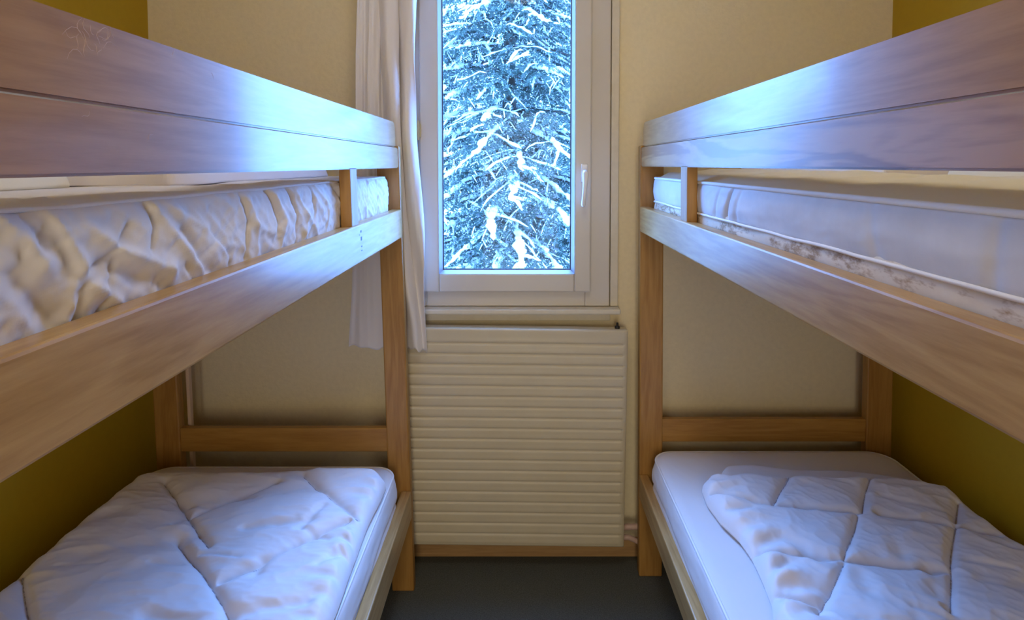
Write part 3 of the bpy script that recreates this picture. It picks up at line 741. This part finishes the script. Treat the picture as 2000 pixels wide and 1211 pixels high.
# ------------------------------------------------------------------ curtain
def lerp_tab(tab, v):
    if v <= tab[0][0]: return tab[0][1]
    for (a, b), (c, d_) in zip(tab, tab[1:]):
        if v <= c: return b + (d_ - b) * (v - a) / (c - a)
    return tab[-1][1]
YC = 2.108
def cz(py): return on_y(760, py, YC)[2]
def cxx(px): return on_y(px, 400, YC)[0]
def curtain():
    nu, nv = 420, 220; zt = 2.42; V = []
    Lt = [(cz(680), cxx(676)), (cz(560), cxx(684)), (cz(340), cxx(692)), (cz(200), cxx(696)), (cz(0), cxx(702)), (zt, cxx(690))]
    Rt = [(cz(680), cxx(833)), (cz(600), cxx(829)), (cz(500), cxx(824)), (cz(400), cxx(819)), (cz(260), cxx(814)), (cz(120), cxx(812)), (cz(0), cxx(818)), (zt, cxx(850))]
    Mt = [(cz(680), .62), (cz(500), .50), (cz(260), .38), (cz(0), .36), (zt, .4)]          # where the gathered half begins
    for j in range(nv):
        v = j / (nv - 1)
        zb = .815
        for i in range(nu):
            u = i / (nu - 1)
            hem = .006 * math.sin(u * 31) + .004 * math.sin(u * 67) - .010 * u
            z = zb + hem * (1 - v) + (zt - zb) * v
            L = lerp_tab(Lt, z); R = lerp_tab(Rt, z); M = lerp_tab(Mt, z)
            # flat half on the left (u<.3), gathered folds on the right
            f = u / .28 * M if u < .28 else M + (1 - M) * (u - .28) / .72
            x = L + (R - L) * f
            g = max(0, min(1, (u - .22) / .12))
            low = max(0, min(1, (1.0 - z) / .12))                      # cloth squeezed by the post and radiator low down
            ph = 1.5 * (z - 1.2) + .9 * nz(z * 1.7, 4) 
            amp = (.024 - .009 * low) * g * (1 + .6 * nz(u * 4, z * 2, 5))
            a = 2 * math.pi * 2.9 * u + ph * 1.6 + 1.2 * nz(u * 3, z * 1.5, 9)
            yy = amp * math.sin(a) + .006 * g * math.sin(2 * a + 2 * z) 
            x += .014 * g * math.cos(a * 1.0 + .7) + .004 * nz(u * 9, z * 4, 1)
            # flat half: two shallow vertical pleats
            yy += (1 - g) * (.0045 * math.sin(u * 34 + 1.5 * math.sin(z * 2.2)) + .004 * nz(u * 30, z * 2, 8) )
            yy += .0035 * fbm(u * 7, z * 4, 3, 3)
            # diagonal tucks near the top, as in a curtain pushed aside
            t = max(0, min(1, (z - 1.42) / .3))
            yy += .012 * t * g * math.sin(13 * u + 9 * z)
            V.append((x, YC + .006 + yy, z))
    o = mesh_np('curtain', V, grid_faces(nu, nv), m_curtain, None)
    md = o.modifiers.new('thickness', 'SOLIDIFY'); md.thickness = .0012
    tag(o, 'pale grey curtain hanging in folds left of the window', 'curtain'); return o
curtain()
rod = empty('curtain_rod', (-.2, YC, 2.43))
bm = bmesh.new(); add_tube(bm, [(-.72, YC + .006, 2.428), (.62, YC + .006, 2.428)], .010, 14); build('rod', bm, m_handle, rod, True)
for x_ in (-.66, .56):
    box('rod_bracket', x_ - .01, x_ + .01, YC, YW + .002, 2.418, 2.438, m_handle, rod, .002)
tag(rod, 'curtain rod above the window', 'curtain rod')

# ------------------------------------------------------------------ ceiling lamp behind the camera
lamp = empty('ceiling_lamp', (0, .95, ZC))
bm = bmesh.new(); add_tube(bm, [(0, .95, ZC + .002), (0, .95, ZC - .03)], .12, 32); build('lamp_base', bm, m_white, lamp, True)
m_lampglass, n_, p_ = mat_new('lit_opal_glass'); p_.inputs['Emission Color'].default_value = (1, .86, .66, 1); p_.inputs['Emission Strength'].default_value = 15
bm = bmesh.new(); bmesh.ops.create_uvsphere(bm, u_segments=32, v_segments=16, radius=.16)
for v in bm.verts: v.co = Vector((v.co.x, v.co.y + .95, ZC - .03 + min(0, v.co.z) * .55))
bmesh.ops.remove_doubles(bm, verts=bm.verts, dist=.0001)
build('lamp_shade', bm, m_lampglass, lamp, True)
tag(lamp, 'round opal glass lamp on the ceiling', 'lamp')

# ------------------------------------------------------------------ outdoors: snow-laden spruces
struct(box('ground', -60, 60, YW + 1.5, 90, -3.2, -3.0, m_snow))
def spruce(x0, y0, z_base, z_top, r_base, seed, label, detail, group=None):
    """detail(z, ax) -> density 0..1 for a branch; needles and snow are two parts, trunk a third"""
    rg = np.random.default_rng(seed); root = empty('snowy_spruce', (x0, y0, z_base))
    NV, SV, SF, BV, BF = [], [], [], [], []
    cnt = [0]
    def tube(Vl, Fl, pts, rad, sg=6, flat=1.0):
        b = sum(len(v) for v in Vl); n = len(pts); P = np.asarray(pts); d = np.gradient(P, axis=0); d /= np.linalg.norm(d, axis=1)[:, None] + 1e-9
        u = np.cross(d, [0, 0, 1.0]); u /= np.linalg.norm(u, axis=1)[:, None] + 1e-9; v = np.cross(u, d)
        a = np.arange(sg) * 2 * math.pi / sg
        Q = P[:, None, :] + rad[:, None, None] * (u[:, None, :] * np.cos(a)[None, :, None] + flat * v[:, None, :] * np.sin(a)[None, :, None])
        Vl.append(Q.reshape(-1, 3))
        i = np.arange(n - 1)[:, None] * sg; k = np.arange(sg)[None, :]; k2 = (k + 1) % sg
        Fl.append((b + np.stack([i + k, i + k2, i + sg + k2, i + sg + k], -1)).reshape(-1, 4))
    def needles(pts, n_per, L, wd):
        P = np.asarray(pts); n = len(P) * n_per
        t = rg.random(n) * (len(P) - 1.001); i = t.astype(int); f = (t - i)[:, None]
        B = P[i] * (1 - f) + P[i + 1] * f; D = P[i + 1] - P[i]; D /= np.linalg.norm(D, axis=1)[:, None] + 1e-9
        R = rg.normal(size=(n, 3)); R[:, 2] -= .2; R -= (R * D).sum(1)[:, None] * D; R /= np.linalg.norm(R, axis=1)[:, None] + 1e-9
        dirn = R * .8 + D * .6; tip = B + dirn * L * rg.uniform(.7, 1.2, (n, 1))
        S = np.cross(dirn, rg.normal(size=(n, 3))); S /= np.linalg.norm(S, axis=1)[:, None] + 1e-9
        NV.append(np.stack([B - S * wd, B + S * wd, tip], 1).reshape(-1, 3))
    FV = []
    def frost(pts, n, L):
        P = np.asarray(pts); t = rg.random(n) * (len(P) - 1.001); i = t.astype(int); f = (t - i)[:, None]
        B = P[i] * (1 - f) + P[i + 1] * f + rg.normal(size=(n, 3)) * .012
        A = rg.normal(size=(n, 3, 3)) * L; A[:, :, 2] *= .6
        FV.append((B[:, None, :] + A).reshape(-1, 3))
    z = z_base + .8; lvl = 0
    while z < z_top - .15:
        f = (z_top - z) / (z_top - z_base); R0 = r_base * f ** .72
        nb = max(5, int(7 + 8 * f)); off = rg.random() * 6.28
        for b in range(nb):
            az = off + b * 2 * math.pi / nb + rg.normal() * .12
            dx, dy = math.cos(az), math.sin(az)
            L = R0 * rg.uniform(.82, 1.1)
            dens = detail(z, x0 + dx * L, y0 + dy * L)
            if dens <= 0: continue
            n = 22; t = np.linspace(0, 1, n); sag = rg.uniform(.28, .42)
            wob = np.cumsum(rg.normal(size=(n, 2)) * .012, axis=0)
            P = np.stack([x0 + dx * L * t - dy * wob[:, 0], y0 + dy * L * t + dx * wob[:, 0], z + L * (.12 * t - sag * t ** 1.8 + .10 * np.maximum(0, t - .8) ) + wob[:, 1] * .6], 1)
            tube(BV, BF, P, .018 * (1 - t) + .004, 5)
            # snow along the bough, lumpy and broken
            lump = np.interp(np.linspace(0, 1, 60), np.linspace(0, 1, 14), rg.uniform(.35, 1.0, 14)) * (.75 + .25 * rg.random(60))
            tt = np.linspace(.18, 1, 60); Ps = np.stack([np.interp(tt, t, P[:, q]) for q in range(3)], 1); Ps[:, 2] += .012 + .014 * lump
            gate = rg.random()
            if gate < .85:
                rad = (.046 + .03 * rg.random()) * lump * (.6 + .8 * rg.random(60)) * np.sin(np.pi * np.clip((tt - .17) / .83, 0, 1)) ** .35 * (.55 + .6 * tt); rad[-1] = .002
                tube(SV, SF, Ps, rad, 7, .7)
            step = .055 / dens
            s = .12 * L
            while s < L:
                tq = s / L; c = np.array([np.interp(tq, t, P[:, q]) for q in range(3)])
                for sd in (-1, 1):
                    tl = (.16 + .38 * min(1, (1 - tq) * 1.6) ) * rg.uniform(.7, 1.15) * (.6 + .4 * min(1, L))
                    m = 8; q = np.linspace(0, 1, m); ang = rg.uniform(.45, 1.35)
                    ddx = dx * math.cos(ang) - sd * dy * math.sin(ang); ddy = dy * math.cos(ang) + sd * dx * math.sin(ang)
                    dr = rg.uniform(.25, .65)
                    T = np.stack([c[0] + ddx * tl * q, c[1] + ddy * tl * q, c[2] - tl * dr * q ** 1.5], 1) + np.cumsum(rg.normal(size=(m, 3)) * .009, axis=0)
                    needles(T, int(13 * dens + 3), .028 / (dens ** .5), .0026 / dens)
                    frost(T, int(10 * dens + 2), .007 / dens ** .6)
                    if rg.random() < .16:
                        ll = rg.uniform(.4, 1, m); rr = .019 * ll * (.6 + .7 * rg.random()); rr[0] *= .5; rr[-1] = .002; T2 = T.copy(); T2[:, 2] += .010
                        tube(SV, SF, T2, rr, 5, .75)
                    # drooping side sprays
                    if dens > .6:
                        for e in range(3):
                            j = rg.integers(1, m - 1); l2 = rg.uniform(.06, .14); a2 = rg.uniform(0, 6.28)
                            W = np.stack([T[j, 0] + math.cos(a2) * l2 * .6 * q, T[j, 1] + math.sin(a2) * l2 * .6 * q, T[j, 2] - l2 * q ** 1.2 * .8], 1)
                            needles(W[:4], 7, .026, .0024)
                            if rg.random() < .10:
                                W2 = W.copy(); W2[:, 2] += .006; tube(SV, SF, W2, .008 * np.array([.5, .9, 1, .8, .9, .6, .4, .1]), 5, .8)
                s += step * rg.uniform(.7, 1.3)
        z += (.20 + .05 * rg.random()) ; lvl += 1
    N = np.concatenate(NV); mesh_np('needles', N, np.arange(len(N)).reshape(-1, 3), m_needle, root, smooth=False)
    mesh_np('snow', np.concatenate(SV), np.concatenate(SF), m_snow, root)
    mesh_np('frost', np.concatenate(FV), np.arange(sum(len(v) for v in FV)).reshape(-1, 3), m_snow, root, smooth=False)
    mesh_np('boughs', np.concatenate(BV), np.concatenate(BF), m_bark, root)
    bm = bmesh.new(); add_tube(bm, [(x0, y0, z_base - .05), (x0, y0, (z_base + z_top) / 2), (x0, y0, z_top)], [.16 + .02 * r_base, .09, .008], 10); build('trunk', bm, m_bark, root, True)
    tag(root, label, 'tree', group); return root
G = 'snowy spruces outside the window'
def det_main(z, x, y):
    if y > 6.9: return .22
    if -.6 < z < 4.4 and abs(x - .0) < 1.5: return 1.0
    return .3
spruce(-.12, 6.7, -3.0, 6.2, 2.4, 4, 'large snow-laden spruce filling the view through the window', det_main, G)
def det_far(z, x, y): return .22
spruce(-4.6, 11.2, -3.0, 3.1, 1.6, 11, 'smaller snowy spruce standing behind and left of the large spruce', det_far, G)
spruce(.5, 12.8, -3.0, 6.8, 3.3, 12, 'snowy spruce standing directly behind the large spruce', det_far, G)

for o in bpy.data.objects:
    if o.type == 'MESH' and o.parent is None and 'category' not in o and 'kind' not in o: print('UNTAGGED', o.name)
